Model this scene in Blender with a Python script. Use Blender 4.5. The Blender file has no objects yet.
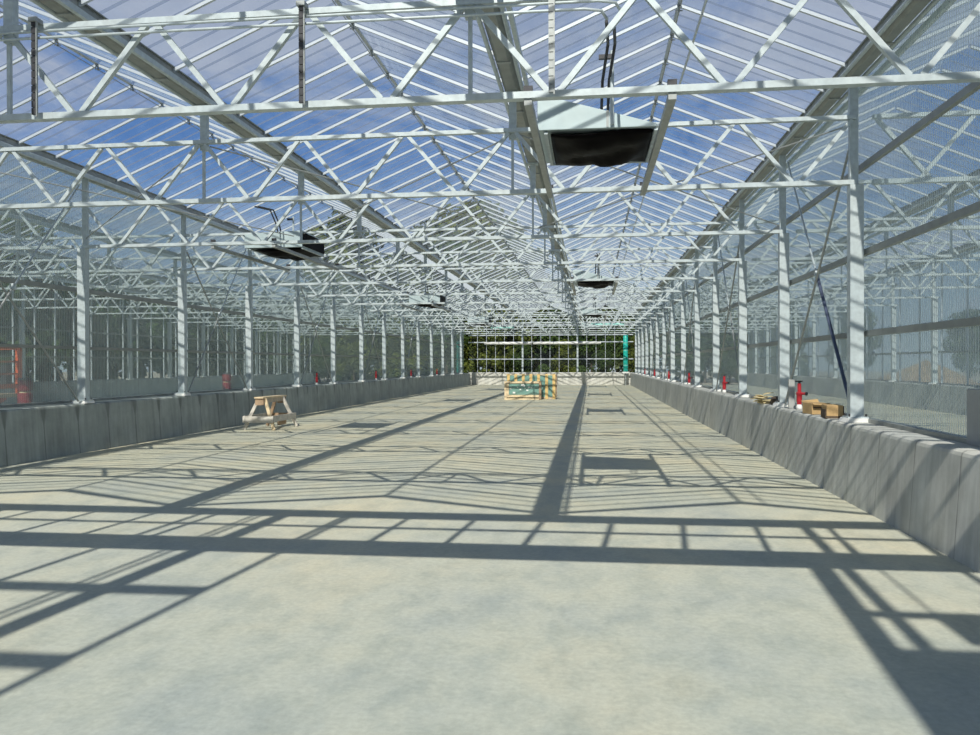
import bpy, math, random
from mathutils import Vector, Matrix
random.seed(7)
C = bpy.context.scene.collection
SC = bpy.context.scene

# ------------------------------------------------------------------ helpers
class MB:
    """collects shapes that become ONE mesh object"""
    def __init__(s): s.v = []; s.f = []; s.smooth = False
    def add(s, vs, fs):
        n = len(s.v); s.v += [tuple(v) for v in vs]; s.f += [tuple(i + n for i in f) for f in fs]; return s
    def hexa(s, p):      # 8 points: bottom ring 0-3, top ring 4-7
        return s.add(p, [(3,2,1,0),(4,5,6,7),(0,1,5,4),(1,2,6,5),(2,3,7,6),(3,0,4,7)])
    def box(s, x0, x1, y0, y1, z0, z1):
        return s.hexa([(x0,y0,z0),(x1,y0,z0),(x1,y1,z0),(x0,y1,z0),(x0,y0,z1),(x1,y0,z1),(x1,y1,z1),(x0,y1,z1)])
    def bar(s, a, b, w, h, up=(0,0,1)):   # rectangular section along a-b, w sideways, h along up
        a = Vector(a); b = Vector(b); d = (b-a).normalized(); u = Vector(up)
        if abs(d.dot(u)) > .98: u = Vector((0,1,0))
        r = d.cross(u).normalized(); u = r.cross(d).normalized()
        p = []
        for e in (a, b):
            for i, j in ((-1,-1),(1,-1),(1,1),(-1,1)): p.append(e + r*(w/2*i) + u*(h/2*j))
        return s.add(p, [(0,1,2,3),(7,6,5,4),(1,0,4,5),(2,1,5,6),(3,2,6,7),(0,3,7,4)])
    def tube(s, pts, r, n=8, caps=True):
        pts = [Vector(p) for p in pts]; rr = r if isinstance(r, (list, tuple)) else [r]*len(pts)
        base = len(s.v); prev = None
        for i, p in enumerate(pts):
            d = (pts[min(i+1, len(pts)-1)] - pts[max(i-1, 0)]).normalized()
            u = Vector((0,0,1)) if abs(d.z) < .95 else Vector((0,1,0))
            if prev is not None and prev.cross(d).length > .2: u = prev
            a = d.cross(u).normalized(); b = a.cross(d).normalized(); prev = b
            for k in range(n):
                t = 2*math.pi*k/n; s.v.append(tuple(p + a*(rr[i]*math.cos(t)) + b*(rr[i]*math.sin(t))))
        for i in range(len(pts)-1):
            for k in range(n):
                k2 = (k+1) % n
                s.f.append((base+i*n+k, base+i*n+k2, base+(i+1)*n+k2, base+(i+1)*n+k))
        if caps:
            s.f.append(tuple(base+k for k in range(n))[::-1]); m = base+(len(pts)-1)*n
            s.f.append(tuple(m+k for k in range(n)))
        return s
    def prof_y(s, prof, y0, y1):     # closed XZ outline pushed along Y
        n = len(prof); vs = [(x,y0,z) for x,z in prof] + [(x,y1,z) for x,z in prof]
        fs = [tuple(range(n)), tuple(range(2*n-1, n-1, -1))]
        fs += [(i, i+n, (i+1) % n + n, (i+1) % n) for i in range(n)]
        return s.add(vs, fs)
    def prof_x(s, prof, x0, x1):
        n = len(prof); vs = [(x0,y,z) for y,z in prof] + [(x1,y,z) for y,z in prof]
        fs = [tuple(range(n))[::-1], tuple(range(n, 2*n))]
        fs += [(i, (i+1) % n, (i+1) % n + n, i+n) for i in range(n)]
        return s.add(vs, fs)
    def quad(s, a, b, c, d): return s.add([a,b,c,d], [(0,1,2,3)])
    def mesh(s, name, mat):
        me = bpy.data.meshes.new(name); me.from_pydata(s.v, [], s.f); me.update()
        if mat: me.materials.append(mat)
        if s.smooth:
            for p in me.polygons: p.use_smooth = True
        return me
    def build(s, name, mat, parent=None, loc=None, bevel=0):
        return obj(name, s.mesh(name, mat), parent, loc, bevel)

def obj(name, me, parent=None, loc=None, bevel=0):
    o = bpy.data.objects.new(name, me); C.objects.link(o)
    if parent: o.parent = parent
    if loc: o.location = loc
    if bevel:
        m = o.modifiers.new('bevel', 'BEVEL'); m.width = bevel; m.segments = 2; m.limit_method = 'ANGLE'
    return o
def tag(o, label=None, cat=None, group=None, kind=None):
    for k, v in (('label', label), ('category', cat), ('group', group), ('kind', kind)):
        if v: o[k] = v
    return o
def empty(name, loc=(0,0,0), rz=0, label=None, cat=None, group=None, kind=None):
    o = bpy.data.objects.new(name, None); C.objects.link(o); o.location = loc; o.rotation_euler = (0,0,rz)
    return tag(o, label, cat, group, kind)
KIDS = {}
def copy_thing(src, loc, rz=None, label=None, group=None):
    r = src.copy(); C.objects.link(r); r.location = loc
    if rz is not None: r.rotation_euler = (0,0,rz)
    if label: r['label'] = label
    if group: r['group'] = group
    for ch in list(src.children):
        c = ch.copy(); C.objects.link(c); c.parent = r
        for g in list(ch.children):
            d = g.copy(); C.objects.link(d); d.parent = c
    return r
ORD = 'first second third fourth fifth sixth seventh eighth ninth tenth eleventh twelfth thirteenth fourteenth fifteenth sixteenth seventeenth'.split()

# ------------------------------------------------------------------ materials
def newmat(name):
    m = bpy.data.materials.new(name); m.use_nodes = True
    nt = m.node_tree; nt.nodes.clear()
    out = nt.nodes.new('ShaderNodeOutputMaterial')
    return m, nt, out
def N(nt, t, **kw):
    n = nt.nodes.new(t)
    for k, v in kw.items():
        if k in n.inputs: n.inputs[k].default_value = v
        else: setattr(n, k, v)
    return n
def L(nt, a, b): nt.links.new(a, b)
def ramp(nt, stops):
    r = nt.nodes.new('ShaderNodeValToRGB'); e = r.color_ramp.elements
    while len(e) < len(stops): e.new(.5)
    for i, (p, c) in enumerate(stops):
        e[i].position = p; e[i].color = (*c, 1) if len(c) == 3 else c
    return r
def noise(nt, vec, scale, detail=4, rough=.55):
    n = N(nt, 'ShaderNodeTexNoise'); n.inputs['Scale'].default_value = scale
    n.inputs['Detail'].default_value = detail; n.inputs['Roughness'].default_value = rough
    if vec is not None: L(nt, vec, n.inputs['Vector'])
    return n
def scaled(nt, vec, s, loc=(0,0,0)):
    m = N(nt, 'ShaderNodeMapping'); m.inputs['Scale'].default_value = s; m.inputs['Location'].default_value = loc
    L(nt, vec, m.inputs['Vector']); return m.outputs['Vector']
def mixc(nt, f, a, b, mode='MIX'):
    m = N(nt, 'ShaderNodeMix', data_type='RGBA', blend_type=mode)
    for i, v in ((0, f), (6, a), (7, b)):
        if isinstance(v, (int, float)): m.inputs[i].default_value = v
        elif isinstance(v, tuple): m.inputs[i].default_value = (*v, 1)
        else: L(nt, v, m.inputs[i])
    return m.outputs[2]
def math_(nt, op, a, b=0., c=None):
    m = N(nt, 'ShaderNodeMath', operation=op)
    for i, v in enumerate((a, b, c)):
        if v is None: continue
        if isinstance(v, (int, float)): m.inputs[i].default_value = v
        else: L(nt, v, m.inputs[i])
    return m.outputs[0]
def plain(name, col, rough=.6, metal=0., var=.12, scale=8., spec=.5, bump=0.):
    m, nt, out = newmat(name)
    b = N(nt, 'ShaderNodeBsdfPrincipled'); b.inputs['Roughness'].default_value = rough; b.inputs['Metallic'].default_value = metal
    b.inputs['Specular IOR Level'].default_value = spec
    tc = N(nt, 'ShaderNodeTexCoord'); n = noise(nt, tc.outputs['Object'], scale)
    lo = tuple(c*(1-var) for c in col); hi = tuple(min(1, c*(1+var)) for c in col)
    r = ramp(nt, [(.3, lo), (.7, hi)]); L(nt, n.outputs['Fac'], r.inputs[0]); L(nt, r.outputs[0], b.inputs['Base Color'])
    if bump:
        bp = N(nt, 'ShaderNodeBump'); bp.inputs['Strength'].default_value = bump; L(nt, n.outputs['Fac'], bp.inputs['Height']); L(nt, bp.outputs[0], b.inputs['Normal'])
    L(nt, b.outputs[0], out.inputs[0]); return m

M = {}
M['galv'] = plain('galvanised_steel', (.49,.55,.565), .5, .22, .12, 14)
M['galv_dull'] = plain('dull_galvanised_steel', (.33,.35,.345), .5, .35, .12, 12)
M['alu'] = plain('mill_aluminium', (.52,.57,.62), .4, .2, .04, 6)
M['rail'] = plain('grey_aluminium_rail', (.30,.315,.30), .5, .4, .12, 6)
M['hood'] = plain('bright_galvanised_sheet', (.44,.53,.545), .45, .2, .08, 5)
M['black_film'] = plain('black_plastic_film', (.005,.0045,.005), .38, 0, .3, 9, .012, .3)
M['dark_steel'] = plain('dark_steel', (.05,.05,.055), .5, .4, .2, 20)
M['red'] = plain('red_paint', (.42,.02,.03), .4, 0, .15, 10)
M['dark_red'] = plain('dark_red_paint', (.24,.025,.03), .5, 0, .15, 10)
M['white'] = plain('white_paint', (.78,.78,.75), .5, 0, .06, 10)
M['orange'] = plain('orange_paint', (.75,.13,.03), .45, 0, .12, 6)
M['wood'] = plain('weathered_softwood', (.50,.42,.32), .75, 0, .22, 9)
M['wood_grey'] = plain('greyed_softwood', (.55,.52,.46), .8, 0, .2, 9)
M['wood_brown'] = plain('brown_softwood', (.36,.25,.16), .75, 0, .2, 9)
M['batten'] = plain('yellow_pine_batten', (.72,.50,.20), .7, 0, .15, 9)
M['pine'] = plain('pale_pine', (.70,.56,.36), .7, 0, .15, 9)
M['teal'] = plain('teal_sheet', (.18,.33,.285), .15, 0, .15, 2)
M['teal_tube'] = plain('turquoise_plastic', (.02,.46,.38), .4, 0, .15, 6)
M['teal_pale'] = plain('pale_turquoise_plastic', (.30,.62,.56), .5, 0, .15, 6)
M['card'] = plain('brown_cardboard', (.50,.33,.15), .8, 0, .12, 7)
M['card_dark'] = plain('dark_brown_cardboard', (.10,.07,.045), .8, 0, .15, 7)
M['paper'] = plain('tan_paper', (.62,.52,.30), .8, 0, .2, 12)
M['grey_board'] = plain('grey_board', (.36,.37,.36), .6, 0, .08, 6)
M['blue_rod'] = plain('blue_grey_rod', (.07,.09,.15), .5, .3, .15, 8)
M['bark'] = plain('bark', (.10,.08,.06), .9, 0, .3, 6)
M['dirt'] = plain('brown_earth', (.33,.23,.14), .95, 0, .3, 2, .1, .4)

def leaf_mat(name, a, b):
    m, nt, out = newmat(name)
    g = N(nt, 'ShaderNodeNewGeometry'); r = ramp(nt, [(.0, a), (1., b)]); L(nt, g.outputs['Random Per Island'], r.inputs[0])
    d = N(nt, 'ShaderNodeBsdfDiffuse'); t = N(nt, 'ShaderNodeBsdfTranslucent')
    L(nt, r.outputs[0], d.inputs[0]); L(nt, r.outputs[0], t.inputs[0])
    mx = N(nt, 'ShaderNodeMixShader'); mx.inputs[0].default_value = .25
    L(nt, d.outputs[0], mx.inputs[1]); L(nt, t.outputs[0], mx.inputs[2]); L(nt, mx.outputs[0], out.inputs[0]); return m
M['leaf_a'] = leaf_mat('olive_leaves', (.035,.055,.014), (.17,.20,.045))
M['leaf_b'] = leaf_mat('dark_leaves', (.022,.045,.016), (.09,.14,.04))
M['leaf_c'] = leaf_mat('grey_green_leaves', (.05,.075,.04), (.16,.20,.10))

def concrete_floor():
    m, nt, out = newmat('pale_trowelled_concrete')
    b = N(nt, 'ShaderNodeBsdfPrincipled'); b.inputs['Specular IOR Level'].default_value = .25
    tc = N(nt, 'ShaderNodeTexCoord'); P = tc.outputs['Object']
    big = noise(nt, scaled(nt, P, (1,.7,1)), .55, 5, .6)
    c = ramp(nt, [(.28, (.43,.46,.44)), (.5, (.54,.545,.465)), (.72, (.62,.58,.45))]); L(nt, big.outputs[0], c.inputs[0])
    mid = noise(nt, scaled(nt, P, (1.6,1,1)), 2.2, 8, .68)
    c2 = ramp(nt, [(.33, (.60,.66,.70)), (.55, (1,1,1))]); L(nt, mid.outputs[0], c2.inputs[0])
    col = mixc(nt, .5, c.outputs[0], c2.outputs[0], 'MULTIPLY')
    # warm stain patches
    st = noise(nt, P, .32, 3, .5); s2 = ramp(nt, [(.60, (0,0,0)), (.74, (1,1,1))]); L(nt, st.outputs[0], s2.inputs[0])
    col = mixc(nt, math_(nt, 'MULTIPLY', s2.outputs[0], .45), col, (.56,.47,.30))
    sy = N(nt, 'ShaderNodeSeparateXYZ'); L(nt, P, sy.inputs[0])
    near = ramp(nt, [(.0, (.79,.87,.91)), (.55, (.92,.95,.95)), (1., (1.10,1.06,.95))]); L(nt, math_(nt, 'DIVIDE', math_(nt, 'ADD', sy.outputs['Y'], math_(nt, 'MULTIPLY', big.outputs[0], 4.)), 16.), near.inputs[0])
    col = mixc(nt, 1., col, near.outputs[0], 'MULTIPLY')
    fine = noise(nt, P, 22, 4, .7); c3 = ramp(nt, [(.3, (.86,.86,.86)), (.7, (1.06,1.06,1.06))]); L(nt, fine.outputs[0], c3.inputs[0])
    col = mixc(nt, 1., col, c3.outputs[0], 'MULTIPLY')
    L(nt, col, b.inputs['Base Color'])
    rr = ramp(nt, [(.3, (.55,)*3), (.7, (.8,)*3)]); L(nt, mid.outputs[0], rr.inputs[0]); L(nt, rr.outputs[0], b.inputs['Roughness'])
    L(nt, b.outputs[0], out.inputs[0]); return m
M['floor'] = concrete_floor()

def concrete_wall(name, base, joint, phase, flare=.32, jw=.018):
    m, nt, out = newmat(name)
    b = N(nt, 'ShaderNodeBsdfPrincipled'); b.inputs['Roughness'].default_value = .85; b.inputs['Specular IOR Level'].default_value = .2
    tc = N(nt, 'ShaderNodeTexCoord'); P = tc.outputs['Object']
    sx = N(nt, 'ShaderNodeSeparateXYZ'); L(nt, P, sx.inputs[0])
    n1 = noise(nt, P, 1.3, 7, .65); c = ramp(nt, [(.28, tuple(v*.74 for v in base)), (.72, tuple(min(1, v*1.18) for v in base))]); L(nt, n1.outputs[0], c.inputs[0])
    # formwork joints: distance to the nearest joint, stained wider near the top
    t = math_(nt, 'FRACT', math_(nt, 'DIVIDE', math_(nt, 'ADD', sx.outputs['Y'], phase), joint))
    d = math_(nt, 'MULTIPLY', math_(nt, 'ABSOLUTE', math_(nt, 'SUBTRACT', t, .5)), joint)     # 0 at the joint
    wob = math_(nt, 'MULTIPLY', math_(nt, 'SUBTRACT', noise(nt, scaled(nt, P, (4,4,4)), 1., 3).outputs[0], .5), .03)
    top = math_(nt, 'SUBTRACT', sx.outputs['Z'], .62)
    top = math_(nt, 'MULTIPLY', math_(nt, 'MAXIMUM', top, 0.), flare)
    wid = math_(nt, 'ADD', jw, math_(nt, 'ADD', wob, top))
    fac = math_(nt, 'SUBTRACT', 1., math_(nt, 'SMOOTH_MIN', math_(nt, 'MAXIMUM', math_(nt, 'DIVIDE', d, math_(nt, 'MAXIMUM', wid, .008)), 0.), 1., .4))
    fac = math_(nt, 'MINIMUM', math_(nt, 'MAXIMUM', math_(nt, 'MULTIPLY', fac, 1.2), 0.), .75)
    col = mixc(nt, fac, c.outputs[0], tuple(v*.45 for v in base))
    drip = noise(nt, scaled(nt, P, (6,6,.5)), 1., 5, .6); dr = ramp(nt, [(.40, (.70,.71,.70)), (.58, (1,1,1))]); L(nt, drip.outputs[0], dr.inputs[0])
    col = mixc(nt, .55, col, dr.outputs[0], 'MULTIPLY')
    L(nt, col, b.inputs['Base Color']); L(nt, b.outputs[0], out.inputs[0]); return m
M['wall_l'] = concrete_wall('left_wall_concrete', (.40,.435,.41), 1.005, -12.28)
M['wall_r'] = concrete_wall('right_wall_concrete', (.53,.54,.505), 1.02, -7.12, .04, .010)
M['wall_b'] = concrete_wall('back_wall_concrete', (.62,.61,.56), 40., 0)

def gravel():
    m, nt, out = newmat('beige_gravel')
    b = N(nt, 'ShaderNodeBsdfPrincipled'); b.inputs['Roughness'].default_value = .95
    tc = N(nt, 'ShaderNodeTexCoord'); n = noise(nt, tc.outputs['Object'], .5, 8, .7)
    c = ramp(nt, [(.3, (.28,.25,.19)), (.7, (.48,.44,.35))]); L(nt, n.outputs[0], c.inputs[0]); L(nt, c.outputs[0], b.inputs['Base Color'])
    L(nt, b.outputs[0], out.inputs[0]); return m
M['gravel'] = gravel()

def roof_glass():
    m, nt, out = newmat('roof_glass'); m.cycles.use_transparent_shadow = True
    tc = N(nt, 'ShaderNodeTexCoord'); sx = N(nt, 'ShaderNodeSeparateXYZ'); L(nt, tc.outputs['Object'], sx.inputs[0])
    # two faint ribs between glazing bars, added only to stripe the floor with shadow
    t = math_(nt, 'FRACT', math_(nt, 'MULTIPLY', math_(nt, 'SUBTRACT', sx.outputs['Y'], 3.2), 3.))
    d = math_(nt, 'ABSOLUTE', math_(nt, 'SUBTRACT', t, .5))
    rib = math_(nt, 'MULTIPLY', math_(nt, 'GREATER_THAN', d, .405), .74)
    smear = noise(nt, scaled(nt, tc.outputs['Object'], (1.6,.8,1.6)), 1.1, 6, .65)
    sr = ramp(nt, [(.35, (.97,.98,.98)), (.66, (.86,.90,.93))]); L(nt, smear.outputs[0], sr.inputs[0])
    t0_ = N(nt, 'ShaderNodeBsdfTransparent'); L(nt, sr.outputs[0], t0_.inputs[0])
    tl = N(nt, 'ShaderNodeBsdfTranslucent'); tl.inputs[0].default_value = (.17,.22,.32,1)
    tr = N(nt, 'ShaderNodeMixShader'); L(nt, rib, tr.inputs[0]); L(nt, t0_.outputs[0], tr.inputs[1]); L(nt, tl.outputs[0], tr.inputs[2])
    gl = N(nt, 'ShaderNodeBsdfGlossy'); gl.inputs['Roughness'].default_value = .08; gl.inputs['Color'].default_value = (.9,.95,.95,1)
    lw = N(nt, 'ShaderNodeLayerWeight'); lw.inputs['Blend'].default_value = .5
    f = math_(nt, 'ADD', math_(nt, 'MULTIPLY', math_(nt, 'POWER', lw.outputs['Facing'], 4.), .55), .02)
    mx = N(nt, 'ShaderNodeMixShader'); L(nt, f, mx.inputs[0]); L(nt, tr.outputs[0], mx.inputs[1]); L(nt, gl.outputs[0], mx.inputs[2])
    L(nt, mx.outputs[0], out.inputs[0]); return m
M['roof_glass'] = roof_glass()

def ribbed_sheet(name, lo, hi, axis='Y', pitch=.052, tint=(.60,.68,.66)):
    m, nt, out = newmat(name); m.cycles.use_transparent_shadow = True
    tc = N(nt, 'ShaderNodeTexCoord'); sx = N(nt, 'ShaderNodeSeparateXYZ'); L(nt, tc.outputs['Object'], sx.inputs[0])
    t = math_(nt, 'FRACT', math_(nt, 'DIVIDE', sx.outputs[axis], pitch))
    rib = math_(nt, 'LESS_THAN', t, .34)
    grime = noise(nt, scaled(nt, tc.outputs['Object'], (1,.6,.8)), .8, 5)
    f = math_(nt, 'ADD', math_(nt, 'MULTIPLY', rib, hi-lo), math_(nt, 'ADD', lo-.05, math_(nt, 'MULTIPLY', grime.outputs[0], .1)))
    tr = N(nt, 'ShaderNodeBsdfTransparent'); tr.inputs[0].default_value = (.93,.96,.96,1)
    df = N(nt, 'ShaderNodeBsdfDiffuse'); df.inputs[0].default_value = (*tint, 1)
    tl = N(nt, 'ShaderNodeBsdfTranslucent'); tl.inputs[0].default_value = (*tint, 1)
    w = N(nt, 'ShaderNodeMixShader'); w.inputs[0].default_value = .5; L(nt, df.outputs[0], w.inputs[1]); L(nt, tl.outputs[0], w.inputs[2])
    mx = N(nt, 'ShaderNodeMixShader'); L(nt, f, mx.inputs[0]); L(nt, tr.outputs[0], mx.inputs[1]); L(nt, w.outputs[0], mx.inputs[2])
    L(nt, mx.outputs[0], out.inputs[0]); return m
M['poly_r'] = ribbed_sheet('ribbed_clear_sheet', .20, .46, tint=(.68,.75,.76))
M['poly_l'] = ribbed_sheet('hazy_ribbed_sheet', .20, .38)

def end_glass():
    m, nt, out = newmat('end_wall_glass')
    tr = N(nt, 'ShaderNodeBsdfTransparent'); tr.inputs[0].default_value = (.95,.97,.96,1)
    gl = N(nt, 'ShaderNodeBsdfGlossy'); gl.inputs['Roughness'].default_value = .05
    tc = N(nt, 'ShaderNodeTexCoord'); n = noise(nt, tc.outputs['Object'], .7)
    mx = N(nt, 'ShaderNodeMixShader'); L(nt, math_(nt, 'MULTIPLY', n.outputs[0], .06), mx.inputs[0])
    L(nt, tr.outputs[0], mx.inputs[1]); L(nt, gl.outputs[0], mx.inputs[2]); L(nt, mx.outputs[0], out.inputs[0]); return m
M['end_glass'] = end_glass()

# ------------------------------------------------------------------ measures (metres)
E = 1.75
W = 4.564
X0, X1, X2, X3 = -10.21, -5.646, -1.083, 3.481
ZB, ZT, ZG, ZR = 4.14, 5.00, 5.675, 6.637
WT = .97                      # top of the low concrete walls
TY = [7.2 + 4*k for k in range(16)]      # truss lines, the last at the end wall
YF, YE = 3.2, 67.2
XR2 = X3 + 2*W                # far side of the house on the right
XL2 = X0 - 3*W                # far side of the house on the left

# ------------------------------------------------------------------ setting
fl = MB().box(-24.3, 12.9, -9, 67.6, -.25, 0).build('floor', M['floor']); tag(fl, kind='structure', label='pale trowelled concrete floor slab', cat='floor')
gr = MB().box(-160, 160, -60, 200, -.6, -.26).build('ground', M['gravel']); tag(gr, kind='structure', label='beige gravel ground outside', cat='ground')
def low_wall(name, mat, xin, xout, y0, y1, label):
    s = 1 if xout > xin else -1
    bt = .075
    pr = [(xin,0),(xin+s*(bt-.01),WT-.05),(xin+s*bt,WT-.02),(xin+s*(bt+.035),WT),(xout,WT),(xout,0)]
    if s < 0: pr = pr[::-1]
    return tag(MB().prof_y(pr, y0, y1).build(name, mat), label, 'wall', kind='structure')
low_wall('wall_right', M['wall_r'], 3.206, 3.93, 2.95, 67.0, 'low grey concrete wall striped with roof shadows on the right')
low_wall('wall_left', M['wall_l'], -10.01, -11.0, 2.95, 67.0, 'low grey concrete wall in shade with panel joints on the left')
low_wall('wall_far_right', M['wall_r'], XR2-.25, XR2+.25, 2.95, 67.0, 'low concrete wall on the far side of the house beyond the right glazing')
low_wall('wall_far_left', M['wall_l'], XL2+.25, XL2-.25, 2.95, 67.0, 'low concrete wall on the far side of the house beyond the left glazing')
pr = [(YE-.15,0),(YE-.15,WT-.03),(YE-.1,WT),(YE+.3,WT),(YE+.3,0)]
tag(MB().prof_x(pr[::-1], -11.0, 3.95).build('wall_back', M['wall_b']), 'pale low concrete wall under the far end glazing', 'wall', kind='structure')

def glazing(name, x, y0, y1, z0, z1, mat, rails, mull, label, sill=True, side=-1):
    w = empty(name, (x, y0, z0), label=label, cat='window', kind='structure')
    MB().box(-.012, .012, 0, y1-y0, 0, z1-z0).build('glass_sheet', mat, w)
    if sill: MB().box(-.07, .05, 0, y1-y0, -.0, .05).build('sill', M['rail'], w)
    for z, h in rails: MB().box(side*.03-.03, side*.03+.03, 0, y1-y0, z-z0-h/2, z-z0+h/2).build('rail', M['rail'], w)
    if mull:
        me = MB().box(-.03, .03, -.02, .02, .02, z1-z0).mesh('mullion', M['alu'])
        y = mull
        while y < y1-y0: obj('mullion', me, w, (0,y,0)); y += mull
    return w
glazing('window_1', 3.66, 2.95, 67.1, WT, ZG-.02, M['poly_r'], [(2.14,.075),(3.22,.08),(4.38,.08)], 0, 'tall ribbed clear glazing above the right wall', side=-1)
glazing('window_2', -10.62, 2.95, 67.1, WT, ZG-.02, M['poly_l'], [(2.10,.06),(3.30,.09)], 0, 'tall hazy ribbed glazing above the left wall', side=1)
glazing('window_3', XR2, 2.95, 67.1, WT, ZG-.02, M['poly_r'], [(2.14,.08),(3.22,.08)], 2., 'ribbed side glazing of the house on the right', side=-1)
glazing('window_4', XL2, 2.95, 67.1, WT, ZG-.02, M['end_glass'], [(2.10,.06),(3.30,.06)], 1.33, 'mullioned side glazing of the house on the left', side=1)
# end wall glazing
ew = empty('window_5', (0, YE, WT), label='clear far end glazing with thin mullions, trees behind it', cat='window', kind='structure')
MB().add([(X0,0.05,0),(X3,.05,0),(X3,.05,ZG-WT),(X0,.05,ZG-WT)], [(0,1,2,3)]).build('glass_pane', M['end_glass'], ew)
for i in range(3):
    a = X0 + i*W
    MB().add([(a,.05,ZG-WT),(a+W,.05,ZG-WT),(a+W/2,.05,ZR-WT)], [(0,1,2)]).build('gable_pane', M['end_glass'], ew)
me = MB().box(-.018,.018,-.03,.03,.03,ZG-WT).mesh('mullion', M['alu'])
for i in range(1, 18):
    if i in (6, 12): continue
    obj('mullion', me, ew, (X0 + i*W/6, 0, 0))
me = MB().box(-.07,.07,-.08,.08,.0,ZG-WT).mesh('main_post', M['galv'])
for x in (X1, X2): obj('main_post', me, ew, (x,0,0))
for z in (2.14, 3.55, ZB, ZT): MB().box(X0, X3, -.04, .02, z-WT-.04, z-WT+.04).build('rail', M['alu'], ew)
MB().box(X0, X3, -.16, .3, 0, .05).build('sill', M['white'], ew)

# ------------------------------------------------------------------ roofs
bar_me = {}
def roof_slope(xe, xr, label, group, rail=0):
    """one glazed slope from the eave xe up to the ridge xr"""
    r = empty('glazed_roof_slope', (xe, 0, ZG), label=label, cat='roof', group=group)
    dx = xr - xe; dz = ZR - ZG; s = 1 if dx > 0 else -1
    MB().quad((s*.10,YF,.042),(dx,YF,dz),(dx,YE,dz),(s*.10,YE,.042)).build('glass_sheet', M['roof_glass'], r)
    if s not in bar_me:
        bar_me[s] = MB().bar((s*.08,0,.0),(dx-s*.02,0,dz-.035), .036, .042, up=(0,0,1)).mesh('glazing_bar', M['alu'])
    if rail: MB().bar((rail,YF,dz*rail/dx-.03),(rail,YE,dz*rail/dx-.03),.03,.03).build('vent_rail', M['alu'], r)
    for k in range(65): obj('glazing_bar', bar_me[s], r, (0, YF + k*64/64, 0))
    return r
def ridge(x, label, group):
    r = empty('ridge_beam', (x, 0, ZR), label=label, cat='ridge beam', group=group)
    MB().prof_y([(-.03,-.025),(0,-.012),(.03,-.025),(.03,-.01),(0,.008),(-.03,-.01)], YF, YE).build('ridge_cap', M['alu'], r)
    me = MB().bar((0,0,-.02),(0,0,-.11),.02,.02).bar((-.05,0,-.09),(.05,0,-.09),.014,.010,up=(0,1,0)).mesh('ridge_bracket', M['galv_dull'])
    for k in range(64): obj('ridge_bracket', me, r, (0, YF+.02+k, 0))
    MB().bar((0,YF,-.10),(0,YE,-.10),.010,.010).build('ridge_rod', M['galv_dull'], r)
def gutter(x, label, group):
    g = empty('roof_gutter', (x, 0, ZG), label=label, cat='gutter', group=group)
    t = .012; w = .11; d = .13
    pr = [(-w-.03,.04),(-w,.04),(-w,-d+.05),(-w+.05,-d),(w-.05,-d),(w,-d+.05),(w,.04),(w+.03,.04),(w+.03,.055),(w-t,.055),(w-t,-d+.055),(w-.055,-d+t),(-w+.055,-d+t),(-w+t,-d+.055),(-w+t,.055),(-w-.03,.055)]
    MB().prof_y(pr, YF-.3, YE).build('channel', M['rail'], g)
    for s in (-1, 1): MB().tube([(s*(w+.035),YF-.2,-.10),(s*(w+.035),YE,-.10)], .028, 8).build('drain_rail', M['galv'], g)
    MB().box(w+.10,w+.15,YF-.2,YE,-.20,-.13).build('edge_rail', M['galv'], g)
    me = MB().box(-w+.02,w-.02,-.03,.03,-d-.014,-d).mesh('joint_strap', M['galv_dull'])
    for k in range(32): obj('joint_strap', me, g, (0, YF+.9+2*k, 0))
names3 = ['left-hand', 'middle', 'right-hand']
for i, (a, b) in enumerate(((X0,X1),(X1,X2),(X2,X3))):
    m = (a+b)/2
    roof_slope(a, m, f'{names3[i]} gable glass roof, its slope rising from left to ridge', 'glass roof slopes overhead')
    roof_slope(b, m, f'{names3[i]} gable glass roof, its slope falling to the right of the ridge', 'glass roof slopes overhead', (1.5-X3) if i == 2 else 0)
    ridge(m, f'thin ridge beam at the peak of the {names3[i]} gable', 'ridge beams')
for x, t in ((X0,'above the left row of steel posts'),(X1,'between the left-hand and middle gables'),(X2,'running overhead just left of the black hanging fan duct'),(X3,'above the right row of steel posts')):
    gutter(x, 'long grey roof gutter ' + t, 'roof gutters')
for i in range(2):
    a = X3 + i*W; b = a + W; m = (a+b)/2; nm = ('nearer', 'farther')[i]
    roof_slope(a, m, f'glass roof of the house on the right, near slope of its {nm} gable', 'glass roof slopes of the house on the right')
    roof_slope(b, m, f'glass roof of the house on the right, far slope of its {nm} gable', 'glass roof slopes of the house on the right')
    gutter(b, f'roof gutter of the house on the right, beyond its {nm} gable', 'gutters of the house on the right')
for i in range(3):
    a = X0 - i*W; b = a - W; m = (a+b)/2; nm = ('nearest', 'middle', 'farthest')[i]
    roof_slope(a, m, f'glass roof of the house on the left, near slope of its {nm} gable', 'glass roof slopes of the house on the left')
    roof_slope(b, m, f'glass roof of the house on the left, far slope of its {nm} gable', 'glass roof slopes of the house on the left')
    gutter(b, f'roof gutter of the house on the left, beyond its {nm} gable', 'gutters of the house on the left')

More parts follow.
